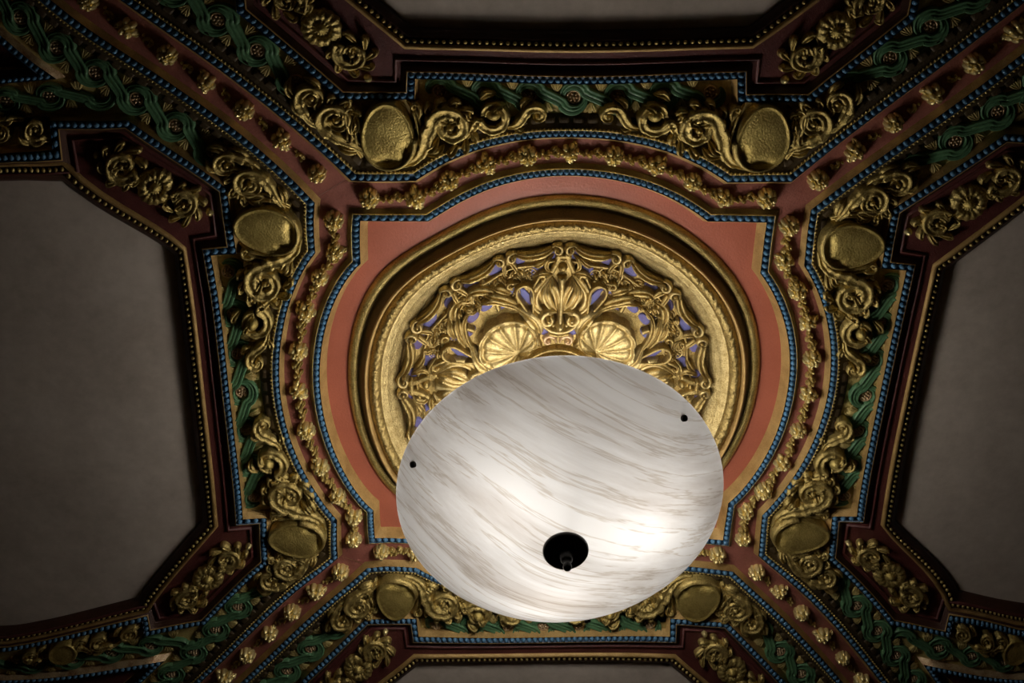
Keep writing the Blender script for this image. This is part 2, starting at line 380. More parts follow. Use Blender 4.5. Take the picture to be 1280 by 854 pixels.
def volute(g, stem, c, r0, r1, a0, sweep, w0, w1, h0, h1, zb, eye=0.0, prof='leaf', n=26):
    sp = spiral(c, r0, r1, a0, sweep, n)
    p = np.r_[cr(np.r_[np.asarray(stem, float), sp[:1]], 6)[:-1], sp] if len(stem) else sp
    k = len(p)
    ww = along(k, w0 * .35, w0, w0, (w0 + w1) / 2, w1); hh = along(k, h0 * .6, h0, h0, (h0 + h1) / 2, h1)
    if prof == 'scroll':                                  # overlapping leaf collars along the stem
        q = np.r_[0, np.cumsum(np.linalg.norm(np.diff(p, axis=0), axis=1))] / .034 % 1.0
        ww = ww * (1.10 - .22 * q); hh = hh * (1.04 - .10 * q)
    g.ribbon(p, ww, hh, zb, prof)
    if eye: g.blob(c, eye, eye, h1 * 1.25, zb)
def leaf(g, pts, w, h, zb, prof='leaf', ser=0.0):
    p = cr(pts, 7); k = len(p)
    ww = w * np.sin(np.linspace(0.25, PI - 0.02, k)) ** .7
    if ser: ww = ww * (1 + ser * np.abs(np.sin(np.linspace(0, 5 * PI, k))))
    g.ribbon(p, ww + 0.0006, along(k, h * .7, h, h, h * .35), zb, prof)

def empty(name, st, mp=ident, z=0.0):
    o = bpy.data.objects.new(name, None); o.empty_display_size = 0.05
    q = asbuilt(mp(np.atleast_2d(np.array(st, float))))[0]
    o.location = (q[0], q[1], ZC + z); COL.objects.link(o)
    WORLD[o.name] = (q[0], q[1], ZC + z)
    return o
def thing(name, label, cat, st, mp=ident, group=None, z=0.0):
    o = empty(name, st, mp, z)
    o['label'] = label; o['category'] = cat
    if group: o['group'] = group
    return o
def struct(name, label, cat, st=(0, 0), mp=ident):
    o = empty(name, st, mp); o['kind'] = 'structure'; o['label'] = label; o['category'] = cat
    return o
PROTO = {}
def stamp(name, make, mat, parent, st, mp, rot=0.0, sc=1.0, z=0.0):
    """one of many alike pieces: the mesh is shared, the object is its own"""
    if (name, mat, make) not in PROTO:
        g = Geo(); make(g); V, Q, T = g.arrays()
        me = mesh_from(name, V, Q[:, ::-1], T[:, ::-1]); me.materials.append(M[mat]); PROTO[(name, mat, make)] = me
    o = bpy.data.objects.new(name, PROTO[(name, mat, make)]); COL.objects.link(o); o.parent = parent
    # angle of the local frame at that point
    q = mp(np.array([st, (st[0] + .01 * math.cos(rot), st[1] + .01 * math.sin(rot))], float)); q = asbuilt(q)
    d = q[1] - q[0]
    b = WORLD[parent.name]
    o.location = (q[0, 0] - b[0], q[0, 1] - b[1], ZC + z - b[2])
    o.rotation_euler = (0, 0, math.atan2(d[1], d[0])); o.scale = (sc, sc, sc)
    WORLD[o.name] = (q[0, 0], q[0, 1], ZC + z)
    return o

# ------------------------------------------------------------------ the plan lines
WHERE = {'T': 'above the medallion', 'R': 'right of the medallion', 'B': 'below the lamp', 'L': 'left of the medallion'}
A = 0.5963
def arc(c, r, s0, n=40):
    a0 = math.acos(s0 / r)
    a = np.linspace(PI - a0, a0, n)
    return np.c_[r * np.cos(a), c + r * np.sin(a)]
def b1_side():                        # one side of the bead line round the medallion, s from -A to A
    return np.r_[[(-A, A)], arc(0.05544, 0.68806, 0.4257), [(A, A)]]
B1 = np.concatenate([ROT[k](b1_side())[:-1] for k in 'TRBL'])[::-1]     # left is outwards
B2IN = np.r_[[(-0.6265, 0.7203)], arc(0.06517, 0.80113, 0.4611), [(0.6265, 0.7203)]]
B2 = np.r_[[(-2.3, 2.3938)], B2IN, [(2.3, 2.3938)]]               # left is outwards
B3 = np.array([(-.4618, 1.0236), (.4618, 1.0236), (.4618, .954), (.6447, .954), (.884, 1.1988), (.884, 1.395), (.815, 1.395),
               (.815, 2.281), (.884, 2.281), (.884, 2.477), (.6447, 2.722), (.4618, 2.722), (.4618, 2.652), (-.4618, 2.652),
               (-.4618, 2.722), (-.6447, 2.722), (-.884, 2.477), (-.884, 2.281), (-.815, 2.281), (-.815, 1.395), (-.884, 1.395),
               (-.884, 1.1988), (-.6447, .954), (-.4618, .954)])   # anticlockwise: left is into the coffer
OCT = np.array([(-.478, 1.10), (.478, 1.10), (.80, 1.385), (.80, 2.291), (.478, 2.576), (-.478, 2.576), (-.80, 2.291), (-.80, 1.385)])
ZF, ZR, ZM, ZP = 0.021, 0.015, 0.006, 0.036    # frieze ground, rib channel, coffer border, grey panel

def rays(inner, outer, closed=True):
    """match points of a closed outline with the points of another at the same angle from the middle"""
    a = np.arctan2(outer[:, 1], outer[:, 0])
    b = np.arctan2(inner[:, 1], inner[:, 0]); r = np.hypot(inner[:, 0], inner[:, 1])
    o = np.argsort(b); ri = np.interp(a, b[o], r[o], period=2 * PI)
    return np.c_[ri * np.cos(a), ri * np.sin(a)]

# ------------------------------------------------------------------ the ceiling itself
g = Geo()
for z in (0.09, 0.30):
    g.poly([[(-3.1, -3.1), (3.1, -3.1), (3.1, 3.1), (-3.1, 3.1)]], z)
c4 = np.array([(-3.1, -3.1), (3.1, -3.1), (3.1, 3.1), (-3.1, 3.1)])
g.grid(np.stack([np.c_[c4, np.full(4, .09)], np.c_[c4, np.full(4, .30)]], 1), cu=True)
ceiling = g.build('ceiling', 'plaster', smooth=False, bend=False)
ceiling['kind'] = 'structure'; ceiling['label'] = 'ornate painted plaster ceiling with four coffers around a medallion'; ceiling['category'] = 'ceiling'

g = Geo()
fl = dense(np.array([(-3.05, -3.05), (3.05, -3.05), (3.05, 3.05), (-3.05, 3.05)]), .3, True)
holes = [dense(np.concatenate([ROT[k_](B2IN) for k_ in 'TRBL']), .05, True)] + [ROT[k_](dense(offset(B3, -.012, True), .07, True)) for k_ in SIDES]
g.poly([fl] + holes, ZF)
o = g.build('frieze_ground', 'ochre', ceiling, smooth=False); o['label'] = 'ochre painted ground behind the friezes'

b1d = dense(B1, .05, True)
g = Geo()
ou = offset(b1d, -.027, True); an = np.arctan2(ou[:, 1], ou[:, 0]); ci = np.c_[.640 * np.cos(an), .640 * np.sin(an)]
g.grid(np.stack([np.c_[ou, np.full(len(ou), .04)], np.c_[(ou + ci) / 2, np.full(len(ou), .04)], np.c_[ci, np.full(len(ci), .041)]], 1), cu=True)
o = g.build('red_field', 'red', ceiling, smooth=False); o['label'] = 'flat terracotta red field around the medallion'

b2loop = np.concatenate([ROT[k_](B2IN) for k_ in 'TRBL'])
g = Geo()
ou = offset(b1d, .016, True)
b2d = dense(b2loop, .05, True)
inn = rays(ou, b2d)
g.grid(np.stack([np.c_[inn, np.full(len(b2d), ZR)], np.c_[(inn + b2d) / 2, np.full(len(b2d), ZR)], np.c_[b2d, np.full(len(b2d), ZR)]], 1), cu=True)
for k_ in 'TRBL':
    d = np.linspace(0, 1.75, 24)
    a_ = np.c_[.6265 + d, .7203 + d]; b_ = np.c_[.7203 + d, .6265 + d]
    g2 = np.stack([np.c_[a_, np.full(24, ZR)], np.c_[b_, np.full(24, ZR)]], 1)
    g2[:, :, :2] = ROT[k_](g2[:, :, :2].reshape(-1, 2)).reshape(24, 2, 2)
    g.grid(g2)
o = g.build('rib_ground', 'rose', ceiling, smooth=False); o['label'] = 'rose painted ground of the ribs'

for k_ in SIDES:
    g = Geo()
    pth = dense(B3, .07, True); lo = dense(OCT, .07, True)
    g.poly([offset(pth, .028, True), lo[::-1]], ZM)
    o = g.build('coffer_border', 'maroon', ceiling, ROT[k_], smooth=False); o['label'] = 'maroon border of a coffer'
    g = Geo()
    inner = offset(OCT, .05, True)
    xs = np.linspace(0, 1, 9)
    rings = [inner * t + np.array([0, 1.838]) * (1 - t) for t in (1, .75, .5, .25, .001)]
    rings = [dense(r, .12 * 1, True) if False else r for r in rings]
    dd = [np.concatenate([r[i] + (np.roll(r, -1, 0)[i] - r[i]) * (np.arange(6) / 6)[:, None] for i in range(8)]) for r in rings]
    P = np.stack([np.c_[r, np.full(len(r), ZP)] for r in dd], 1)
    g.grid(P, cu=True)
    o = g.build('panel', 'plaster', ceiling, ROT[k_], smooth=False); o['label'] = 'plain grey plaster panel of the coffer ' + WHERE[k_]

# the room below the ceiling
def flat(name, mat, pts, label, cat):
    me = bpy.data.meshes.new(name); me.from_pydata(pts, [], [tuple(range(len(pts)))]); me.materials.append(M[mat])
    o = bpy.data.objects.new(name, me); COL.objects.link(o); o['kind'] = 'structure'; o['label'] = label; o['category'] = cat
W = 3.1
flat('floor', 'oak', [(-W, -W, 0), (W, -W, 0), (W, W, 0), (-W, W, 0)], 'dark oak floor of the room under the ceiling', 'floor')
for nm, a, b in (('wall_front', (-W, -W), (W, -W)), ('wall_right', (-W, W), (-W, -W)), ('wall_back', (W, W), (-W, W)), ('wall_left', (W, -W), (W, W))):
    flat(nm, 'wall_paint', [(*a, 0), (*b, 0), (*b, ZC + .09), (*a, ZC + .09)], 'plain cream painted wall of the room, ' + nm[5:] + ' side', 'wall')

# ------------------------------------------------------------------ mouldings
PITCH = 0.0205
def cull(C, mp):
    return C[seen(asbuilt(mp(C)))]
t = struct('trim_1', 'blue beaded moulding framing the red field of the medallion', 'moulding')
s_ = Geo(); s_.strip(B1, (-.0275, -.016, -.0105), (.040, .006, -.003), True); s_.build('gilt_slope', 'gold_flat', t)
s_ = Geo(); s_.strip(B1, (-.0105, -.008, .008, .0105), (-.003, .004, .004, -.004), True); s_.build('bead_groove', 'navy', t)
s_ = Geo(); s_.strip(B1, (.0105, .012, .0135), (-.004, -.005, -.001), True); s_.build('gilt_edge', 'gold', t)
s_ = Geo(); s_.strip(B1, (.0135, .017, .020, .0215, .024), (-.001, .003, .009, .0105, .0155), True); s_.build('outer_slope', 'bronze', t)
g = Geo(); g.beads(np.concatenate([by_segment(B1[[i, (i + 1) % len(B1)]], PITCH) if np.linalg.norm(B1[i] - B1[(i + 1) % len(B1)]) > .1 else B1[i:i + 0] for i in range(len(B1))]), .0088, -.002)
for k_ in 'TRBL': g.beads(ROT[k_](resample(arc(0.05544, 0.68806, 0.4257), .0185)), .0085, -.002)
g.build('bead_strand', 'blue', t, kind='stuff')

for i, k_ in enumerate(SIDES):
    mp = ROT[k_]
    t = struct('trim_%d' % (2 + i), 'blue beaded rib edge with brown cove, ' + WHERE[k_], 'moulding', (0, .866), mp)
    s_ = Geo(); s_.strip(B2, (-.0235, -.020, -.014, -.0105), (.016, .010, .002, -.007)); s_.build('gilt_slope', 'gold_flat', t, mp)
    s_ = Geo(); s_.strip(B2, (-.0105, -.008, .008, .0105), (-.007, .001, .001, -.008)); s_.build('bead_groove', 'navy', t, mp)
    s_ = Geo(); s_.strip(B2, (.0105, .0125, .015), (-.008, -.009, -.005)); s_.build('gilt_edge', 'gold', t, mp)
    s_ = Geo(); s_.strip(B2, (.015, .022, .032, .042, .048, .053, .054), (-.005, -.002, .004, .011, .016, .018, .022)); s_.build('brown_cove', 'brown', t, mp)
    g = Geo(); g.beads(cull(resample(offset(dense(B2, .05), .0145), .0125), mp), .0040, -.007); g.build('pearl_edge', 'gold', t, mp, kind='stuff')
    g = Geo(); bl = offset(dense(B2, .02), .034); bl = resample(bl, .006)
    for j in range(2, len(bl) - 8, 7):
        if seen(asbuilt(mp(bl[j:j + 1])))[0]: g.ribbon(bl[j:j + 6], (.0125, .0135, .0135, .0135, .0135, .0125), (.0045, .0055, .0055, .0055, .0055, .0045), .0080, 'flat')
    g.build('cove_blocks', 'brown', t, mp, kind='stuff')
    g = Geo()
    C = np.r_[by_segment(B2[:2], PITCH), by_segment(B2[1:3], PITCH), resample(B2[2:-2], .019), by_segment(B2[-3:-1], PITCH), by_segment(B2[-2:], PITCH)]
    g.beads(cull(C, mp), .0086, -.005); g.build('bead_strand', 'blue', t, mp, kind='stuff')

for i, k_ in enumerate(SIDES):
    mp = ROT[k_]
    t = struct('trim_%d' % (6 + i), 'stepped coffer frame with blue beads, ' + WHERE[k_], 'moulding', (0, 1.02), mp)
    s_ = Geo(); s_.strip(B3, (-.020, -.0185, -.012, -.0105), (.022, .012, -.004, -.013), True); s_.build('gilt_slope', 'gold_flat', t, mp)
    s_ = Geo(); s_.strip(B3, (-.0105, -.008, .008, .0105), (-.013, -.006, -.006, -.014), True); s_.build('bead_groove', 'navy', t, mp)
    s_ = Geo(); s_.strip(B3, (.0105, .0125, .014), (-.014, -.015, -.011), True); s_.build('gilt_edge', 'gold_flat', t, mp)
    s_ = Geo(); s_.strip(B3, (.014, .017, .021, .0215, .026, .0265, .031), (-.011, -.005, -.002, .000, .001, .005, .007), True); s_.build('dark_step', 'umber', t, mp)
    s_ = Geo(); s_.strip(B3, (.038, .040, .045, .047), (.0065, -.001, -.001, .0065), True); s_.build('inner_ledge', 'maroon', t, mp)
    g = Geo(); g.beads(cull(by_segment(B3, PITCH, True), mp), .0086, -.012); g.build('bead_strand', 'blue', t, mp, kind='stuff')

for i, k_ in enumerate(SIDES):
    mp = ROT[k_]
    t = struct('trim_%d' % (10 + i), 'gilt beaded frame around the grey panel ' + WHERE[k_], 'moulding', (0, 1.10), mp)
    s_ = Geo(); s_.strip(OCT, (-.004, -.001, .008, .012), (.007, -.004, -.004, .004), True); s_.build('gilt_fillet', 'gold_flat', t, mp)
    s_ = Geo(); s_.strip(OCT, (.012, .015, .026, .031, .034, .042, .050, .051), (.004, .010, .010, .007, .012, .018, .026, .037), True); s_.build('dark_cove', 'umber', t, mp)
    g = Geo(); g.beads(cull(by_segment(offset(OCT, .020, True), .0195, True), mp), .0060, .004); g.build('bead_strand', 'gold', t, mp, kind='stuff')

VLOOP = np.array([(1.05, 1.385), (1.05, 2.35), (2.015, 2.35)])
for i, (k_, m_) in enumerate((('L', 1), ('L', -1), ('R', 1), ('R', -1))):
    mp = chain(flip, ROT[k_]) if m_ < 0 else ROT[k_]
    nm = {('L', 1): 'upper left', ('L', -1): 'lower left', ('R', 1): 'lower right', ('R', -1): 'upper right'}[k_, m_]
    t = struct('trim_%d' % (14 + i), 'beaded corner of the next coffer beyond the frieze, ' + nm, 'moulding', (1.05, 1.385), mp)
    V = VLOOP[::-1]
    s_ = Geo(); s_.strip(V, (-.018, -.0105), (.022, -.010), True); s_.build('gilt_slope', 'rust', t, mp)
    s_ = Geo(); s_.strip(V, (-.0105, -.008, .008, .0105), (-.010, -.003, -.003, -.010), True); s_.build('bead_groove', 'navy', t, mp)
    s_ = Geo(); s_.strip(V, (.0105, .014, .024), (-.010, .000, .020), True); s_.build('dark_step', 'umber', t, mp)
    s_ = Geo(); s_.poly([offset(V, .024, True)], .020); s_.build('corner_field', 'maroon', t, mp)
    g = Geo(); g.beads(cull(by_segment(VLOOP, PITCH, True), mp), .0086, -.008); g.build('bead_strand', 'blue', t, mp, kind='stuff')

# ------------------------------------------------------------------ running-scroll friezes
def wave_bits(pitch, rho=.037):
    R = math.radians
    a = [(r * math.cos(R(x)), r * math.sin(R(x))) for x, r in ((205, .030), (178, .033), (145, .036), (110, rho), (75, rho), (45, rho), (22, rho))]
    b = [(pitch - x_, -y_) for x_, y_ in a[::-1]]
    return cr(a + [((a[-1][0] + b[0][0]) / 2, 0)] + b, 5)
def eye_rosette(g):
    g.ribbon(spiral((0, 0), .0185, .0165, 0, 330, 20), .0032, .010, 0, 'round')
    for i in range(6):
        a = i * PI / 3
        g.blob((.0098 * math.cos(a), .0098 * math.sin(a)), .0052, .0044, .012, 0, a, 8, 3)
    g.blob((0, 0), .0045, .0045, .015, 0, 0, 8, 3)
def gap_leaf(g):                                        # a fan of three blades, widest at the border
    for a, l, w_ in ((0, .036, .0075), (26, .036, .0068), (-26, .036, .0068)):
        d = np.array([math.cos(math.radians(a)), math.sin(math.radians(a))])
        leaf(g, [(0, 0), tuple(d * l * .6), tuple(d * l)], w_, .013, 0)
def frieze(name_label, st0, direction, n, pitch, mp, parent_st, lead=0, trail=0):
    """n eyes from st0 along direction; outer side is to the left of the direction of travel"""
    ang = math.atan2(direction[1], direction[0])
    fr = chain(frame(st0, ang), mp)
    t = thing('scroll_frieze', name_label, 'frieze', parent_st, mp, 'green running-scroll friezes')
    wv = wave_bits(pitch); k = len(wv)
    for i in range(-lead, n + trail):
        ctr = asbuilt(fr(np.array([[i * pitch, 0]])))
        if not seen(ctr)[0]: continue
        if i < n - 1 + trail:
            g = Geo()
            g.ribbon(wv + np.array([i * pitch, 0]), along(k, .003, .010, .016, .0175, .0175, .0175, .016, .010, .003), along(k, .008, .015, .020, .020, .017, .020, .020, .015, .008), ZF, 'groove')
            g.build('wave_scroll', 'green', t, fr)
            stamp('leaf', gap_leaf, 'ochre', t, ((i + .60) * pitch, .014), fr, rot=PI / 2, z=ZF)
            stamp('leaf', gap_leaf, 'ochre', t, ((i + .40) * pitch, -.014), fr, rot=-PI / 2, z=ZF)
        if 0 <= i < n: stamp('rosette', eye_rosette, 'rust', t, (i * pitch, 0), fr, rot=i, z=ZF, sc=1.0)
    return t
CORNER = {('T', -1): 'upper-left rib, top side', ('T', 1): 'upper-right rib, top side', ('L', 1): 'upper-left rib, left side', ('L', -1): 'lower-left rib, left side',
          ('R', -1): 'upper-right rib, right side', ('R', 1): 'lower-right rib, right side', ('B', 1): 'lower-left rib, bottom side', ('B', -1): 'lower-right rib, bottom side'}
for k_ in SIDES:
    mp = ROT[k_]
    frieze('green running-scroll frieze along the coffer edge ' + WHERE[k_], (-.384, {'T': .968, 'L': .980, 'R': .980, 'B': .988}[k_]), (1, 0), 7, .128, mp, (0, .972))
    dg = .131 / math.sqrt(2)
    s0 = .762
    # right-hand diagonal, walked outwards: outer side (the coffer) is on the left
    frieze('green running-scroll frieze beside the ' + CORNER[k_, 1], (s0, s0 + .222), (1, 1), 13, .131, mp, (s0 + .3, s0 + .52))
    # left-hand diagonal, walked inwards so that the coffer stays on the left
    e = s0 + 12 * dg
    frieze('green running-scroll frieze beside the ' + CORNER[k_, -1], (-e, e + .222), (1, -1), 13, .131, mp, (-s0 - .3, s0 + .52))
for k_, m_, nm in (('L', 1, 'upper left'), ('L', -1, 'lower left'), ('R', 1, 'lower right'), ('R', -1, 'upper right')):
    mp = ROT[k_]
    if m_ > 0: frieze('green running-scroll frieze branching off along the coffer, ' + nm, (.968, 1.40), (0, 1), 6, .138, mp, (.968, 1.6), lead=1)
    else: frieze('green running-scroll frieze branching off along the coffer, ' + nm, (-.968, 1.40 + 5 * .138), (0, -1), 6, .138, mp, (-.968, 1.6), trail=1)

# ------------------------------------------------------------------ flower garlands in the ribs
def flower_a(g):
    g.blob((0, 0), .022, .022, .028, 0)
    for i in range(5):
        a = i * 2 * PI / 5 + .3
        g.blob((.0165 * math.cos(a), .0165 * math.sin(a)), .0125, .0120, .040, 0, a, 12, 4)
        g.blob((.0235 * math.cos(a + .6), .0235 * math.sin(a + .6)), .0072, .0072, .028, 0, a, 8, 3)
    for i in range(4):
        a = i * PI / 2
        g.blob((.0068 * math.cos(a), .0068 * math.sin(a)), .0068, .0068, .050, 0, a, 10, 3)
def flower_b(g):
    for i in range(6):
        a = i * 2 * PI / 6
        g.blob((.0190 * math.cos(a), .0190 * math.sin(a)), .0115, .0108, .033, 0, a, 12, 4)
    for i in range(3):
        a = i * 2 * PI / 3 + .4
        g.blob((.0090 * math.cos(a), .0090 * math.sin(a)), .0105, .0100, .048, 0, a, 12, 4)
    for i in range(2):
        a = i * 2.6 + .2
        leaf(g, [(.016 * math.cos(a), .016 * math.sin(a)), (.027 * math.cos(a), .027 * math.sin(a)), (.037 * math.cos(a - .2), .037 * math.sin(a - .2))], .009, .018, 0)
def leaf_spray(g):
    for x, y, a, l in ((-.016, .004, 30, .022), (.004, -.004, -30, .022), (.012, .003, 30, .020)):
        d = np.array([math.cos(math.radians(a)), math.sin(math.radians(a))]); p = np.array([x, y])
        leaf(g, [tuple(p), tuple(p + d * l * .55), tuple(p + d * l)], .0062, .018, 0)
    for i in range(9):
        g.blob((-.032 + i * .008, .005 * math.sin(i * 2.4)), .0068, .0064, .024 + .006 * (i % 2), 0, 0, 8, 3)
def bud_pair(g):
    leaf(g, [(-.018, .002), (-.004, .006), (.012, .001)], .006, .014, 0)
    g.blob((-.012, -.005), .0058, .0058, .020, 0, 0, 8, 3); g.blob((.006, -.003), .0052, .0052, .018, 0, 0, 8, 3); g.blob((.016, .006), .0045, .0045, .015, 0, 0, 8, 3)
def garland(label, pts, mp, mid):
    t = thing('flower_garland', label, 'garland', mid, mp, 'gilded flower garlands of the ribs', z=ZR)
    for i, (p, kind, ang) in enumerate(pts):
        if not seen(asbuilt(mp(np.array([p]))))[0]: continue
        if kind == 'f': stamp('rosette', flower_a if i % 4 < 2 else flower_b, 'gold_bright', t, p, mp, rot=ang + rng.uniform(0, 6), sc=rng.uniform(.92, 1.08), z=ZR + .002)
        elif kind == 'b': stamp('bud_spray', bud_pair, 'gold', t, p, mp, rot=ang + rng.uniform(-.5, .5), z=ZR + .002)
        else: stamp('leaf_spray', leaf_spray, 'gold', t, p, mp, rot=ang + rng.uniform(-.2, .2), sc=rng.uniform(.95, 1.1), z=ZR + .002)
GARC = np.r_[[(-A - .055, .657)], arc(.060, .742, .445), [(A + .055, .657)]]
def at_s(s):
    y = np.interp(s, GARC[:, 0], GARC[:, 1]); d = np.interp(s + .01, GARC[:, 0], GARC[:, 1]) - y
    return (s, float(y)), math.atan2(d, .01)
for k_ in SIDES:
    ss = [-.575, -.46, -.365, -.256, -.13, 0, .13, .256, .365, .46, .575]
    pts = []
    for i, s in enumerate(ss):
        p, a = at_s(s); pts.append((p, 'f', a))
        if i < len(ss) - 1:
            p, a = at_s((s + ss[i + 1]) / 2); pts.append((p, 'l', a))
    garland('gilded flower garland on the curved rib ' + WHERE[k_], pts, ROT[k_], (0, .80))
for k_, nm in (('T', 'upper right'), ('R', 'lower right'), ('B', 'lower left'), ('L', 'upper left')):
    pts = []
    for i in range(14):
        x = .715 + i * .0905
        pts.append(((x, x), 'f', PI / 4)); pts.append(((x + .046, x + .046), 'b', PI / 4))
    # the frame of this side runs clockwise, so its s > 0 diagonal is the corner named here
    lab = {'T': 'upper right', 'R': 'lower right', 'B': 'lower left', 'L': 'upper left'}[k_]
    garland('gilded flower garland on the diagonal rib towards the %s corner' % lab, pts, ROT[k_], (.9, .9))

# ------------------------------------------------------------------ cartouches with scrolling acanthus
CART = {('T', -1): 'upper left of the two above the medallion', ('T', 1): 'upper right of the two above the medallion',
        ('L', 1): 'upper one left of the medallion', ('L', -1): 'lower one left of the medallion',
        ('R', -1): 'upper one right of the medallion', ('R', 1): 'lower one right of the medallion',
        ('B', 1): 'left one below the lamp', ('B', -1): 'right one below the lamp'}
ZL = .018
def each(name, mat, parent, mp, items, draw):
    """one object for each piece"""
    for it in items:
        g = Geo(); draw(g, it); g.build(name, mat, parent, mp)
def cartouche(k_, m_):
    mp = ROT[k_] if m_ < 0 else chain(flip, ROT[k_])     # drawn for the s < 0 side
    c = (-.530, .845)
    t = thing('cartouche', 'gilded oval cartouche with curling acanthus scrolls, ' + CART[k_, m_], 'cartouche', c, mp, 'gilded cartouches round the medallion')
    lf = lambda g, it: leaf(g, it[0], it[1], it[2], ZL)
    # shield: an egg standing along t, rolled over at its inner end
    def R(a):
        x, y = np.cos(a), np.sin(a)
        wx = .073 * (1 - .12 * y); wy = np.where(y > 0, .096, .094)
        return 1 / np.sqrt((x / wx) ** 2 + (y / wy) ** 2)
    def H(r, a):
        r_ = R(a) * r; x = r_ * np.cos(a); y = r_ * np.sin(a)
        h = .040 + .014 * np.sqrt(np.maximum(0, 1 - r * r)) + .008 * (y < 0) * (-y / .1)
        h = h + .007 * np.exp(-((r - .94) / .05) ** 2)
        h = h - .017 * np.exp(-((x + .006) / .026) ** 2 - ((y + .072) / .010) ** 2)
        h = h - .014 * np.exp(-((x - .048) / .010) ** 2 - ((y + .045) / .020) ** 2)
        return np.where(r > .995, 0, h)
    g = Geo(); g.polar(c, R, H, ZL, 56, np.array([1, .985, .95, .91, .86, .8, .72, .62, .5, .36, .2, .08]))
    shield = g.build('shield', 'gold_hammered', t, mp)
    g = Geo()
    a = np.radians(np.linspace(-175, -8, 24)); rr = R(a) * .98
    g.ribbon(np.c_[c[0] + rr * np.cos(a), c[1] + rr * np.sin(a)], along(24, .003, .010, .011, .013, .013), along(24, .030, .052, .062, .064, .058), ZL, 'round')
    g.build('rolled_rim', 'gold', shield, mp)
    each('side_leaf', 'gold', t, mp, [([(-.605, .775), (-.622, .82), (-.617, .875), (-.595, .925)], .012, .036), ([(-.448, .80), (-.440, .85), (-.452, .905), (-.475, .935)], .012, .040)], lf)
    each('side_curl', 'gold', t, mp, [([(-.608, .81), (-.633, .85), (-.640, .89)], (-.622, .905), .017, .007, 190, -250), ([(-.455, .855), (-.437, .90)], (-.452, .918), .016, .006, -10, 260)],
         lambda g, it: volute(g, *it, .009, .005, .042, .034, ZL, .007, 'dome', 14))
    # inner chain, towards the middle of the side
    p = np.array([-.357, .868])
    g = Geo()
    volute(g, [(-.505, .752), (-.460, .768), (-.432, .805), (-.421, .845)], tuple(p), .053, .023, 184, -420, .024, .012, .056, .040, ZL, .015, 'scroll', 44)
    s1 = g.build('scroll', 'gold', t, mp)
    it = []
    for i in range(8):
        a = math.radians(160 - i * 33); b = math.radians(160 - i * 33 - 30)
        it.append(([tuple(p + .056 * np.array([math.cos(a), math.sin(a)])), tuple(p + .076 * np.array([math.cos(b + .2), math.sin(b + .2)])), tuple(p + .072 * np.array([math.cos(b), math.sin(b)]))], .014, .046))
    it += [([(-.432, .80), (-.408, .806), (-.390, .832)], .014, .052), ([(-.425, .785), (-.395, .792), (-.375, .812)], .012, .046),
           ([(-.357, .877), (-.335, .893), (-.342, .912)], .013, .054), ([(-.357, .877), (-.380, .889), (-.378, .908)], .012, .050), ([(-.357, .875), (-.362, .856), (-.345, .846)], .012, .050)]
    each('acanthus_leaf', 'gold', s1, mp, it, lf)
    g = Geo()
    volute(g, [(-.312, .836), (-.292, .868), (-.281, .888)], (-.234, .910), .044, .028, 208, 330, .017, .011, .052, .042, ZL, 0, 'scroll', 34)
    s2 = g.build('scroll', 'gold', t, mp)
    g = Geo(); g.blob((-.232, .918), .027, .024, .058, ZL, .4, 16, 5)
    g.build('bud', 'gold_hammered', s2, mp)
    each('acanthus_leaf', 'gold', s2, mp, [([(-.232, .92), (-.222, .938), (-.196, .944)], .010, .060), ([(-.27, .955), (-.25, .975), (-.225, .972)], .012, .040), ([(-.29, .89), (-.305, .905), (-.298, .93)], .012, .040)], lf)
    g = Geo()
    volute(g, [(-.192, .876), (-.168, .884), (-.148, .908), (-.132, .934)], (-.104, .918), .025, .009, 120, -270, .016, .007, .046, .034, ZL, .009, 'scroll', 22)
    s3 = g.build('tip_scroll', 'gold', t, mp)
    each('acanthus_leaf', 'gold', s3, mp, [([(-.175, .880), (-.155, .868), (-.135, .878)], .011, .036), ([(-.15, .93), (-.145, .954), (-.122, .963)], .011, .036)], lf)
    # outer chain, towards the diagonal rib
    p = np.array([-.664, .882])
    g = Geo()
    volute(g, [(-.598, .792), (-.626, .812), (-.660, .828), (-.690, .848)], tuple(p), .042, .018, 215, -390, .019, .010, .050, .038, ZL, .013, 'scroll', 34)
    s4 = g.build('scroll', 'gold', t, mp)
    it = []
    for i in range(7):
        a = math.radians(200 - i * 40); b = math.radians(200 - i * 40 - 36)
        it.append(([tuple(p + .038 * np.array([math.cos(a), math.sin(a)])), tuple(p + .062 * np.array([math.cos(b + .25), math.sin(b + .25)])), tuple(p + .057 * np.array([math.cos(b), math.sin(b)]))], .012, .042))
    it += [([(-.625, .842), (-.610, .868), (-.618, .90)], .012, .042), ([(-.640, .905), (-.63, .935), (-.645, .955)], .013, .040), ([(-.615, .79), (-.645, .794), (-.670, .812)], .013, .036), ([(-.664, .882), (-.650, .898), (-.660, .912)], .010, .046)]
    each('acanthus_leaf', 'gold', s4, mp, it, lf)
    g = Geo()
    volute(g, [(-.692, .848), (-.722, .868), (-.742, .896), (-.754, .925)], (-.722, .942), .033, .013, 175, -350, .017, .008, .046, .034, ZL, .012, 'scroll', 28)
    s5 = g.build('tip_scroll', 'gold', t, mp)
    each('acanthus_leaf', 'gold', s5, mp, [([(-.735, .882), (-.765, .908), (-.775, .945)], .013, .036), ([(-.70, .965), (-.715, .99), (-.742, 1.0)], .013, .034), ([(-.755, .935), (-.780, .965), (-.775, 1.0)], .014, .042)], lf)
for k_ in SIDES:
    for m_ in (-1, 1): cartouche(k_, m_)

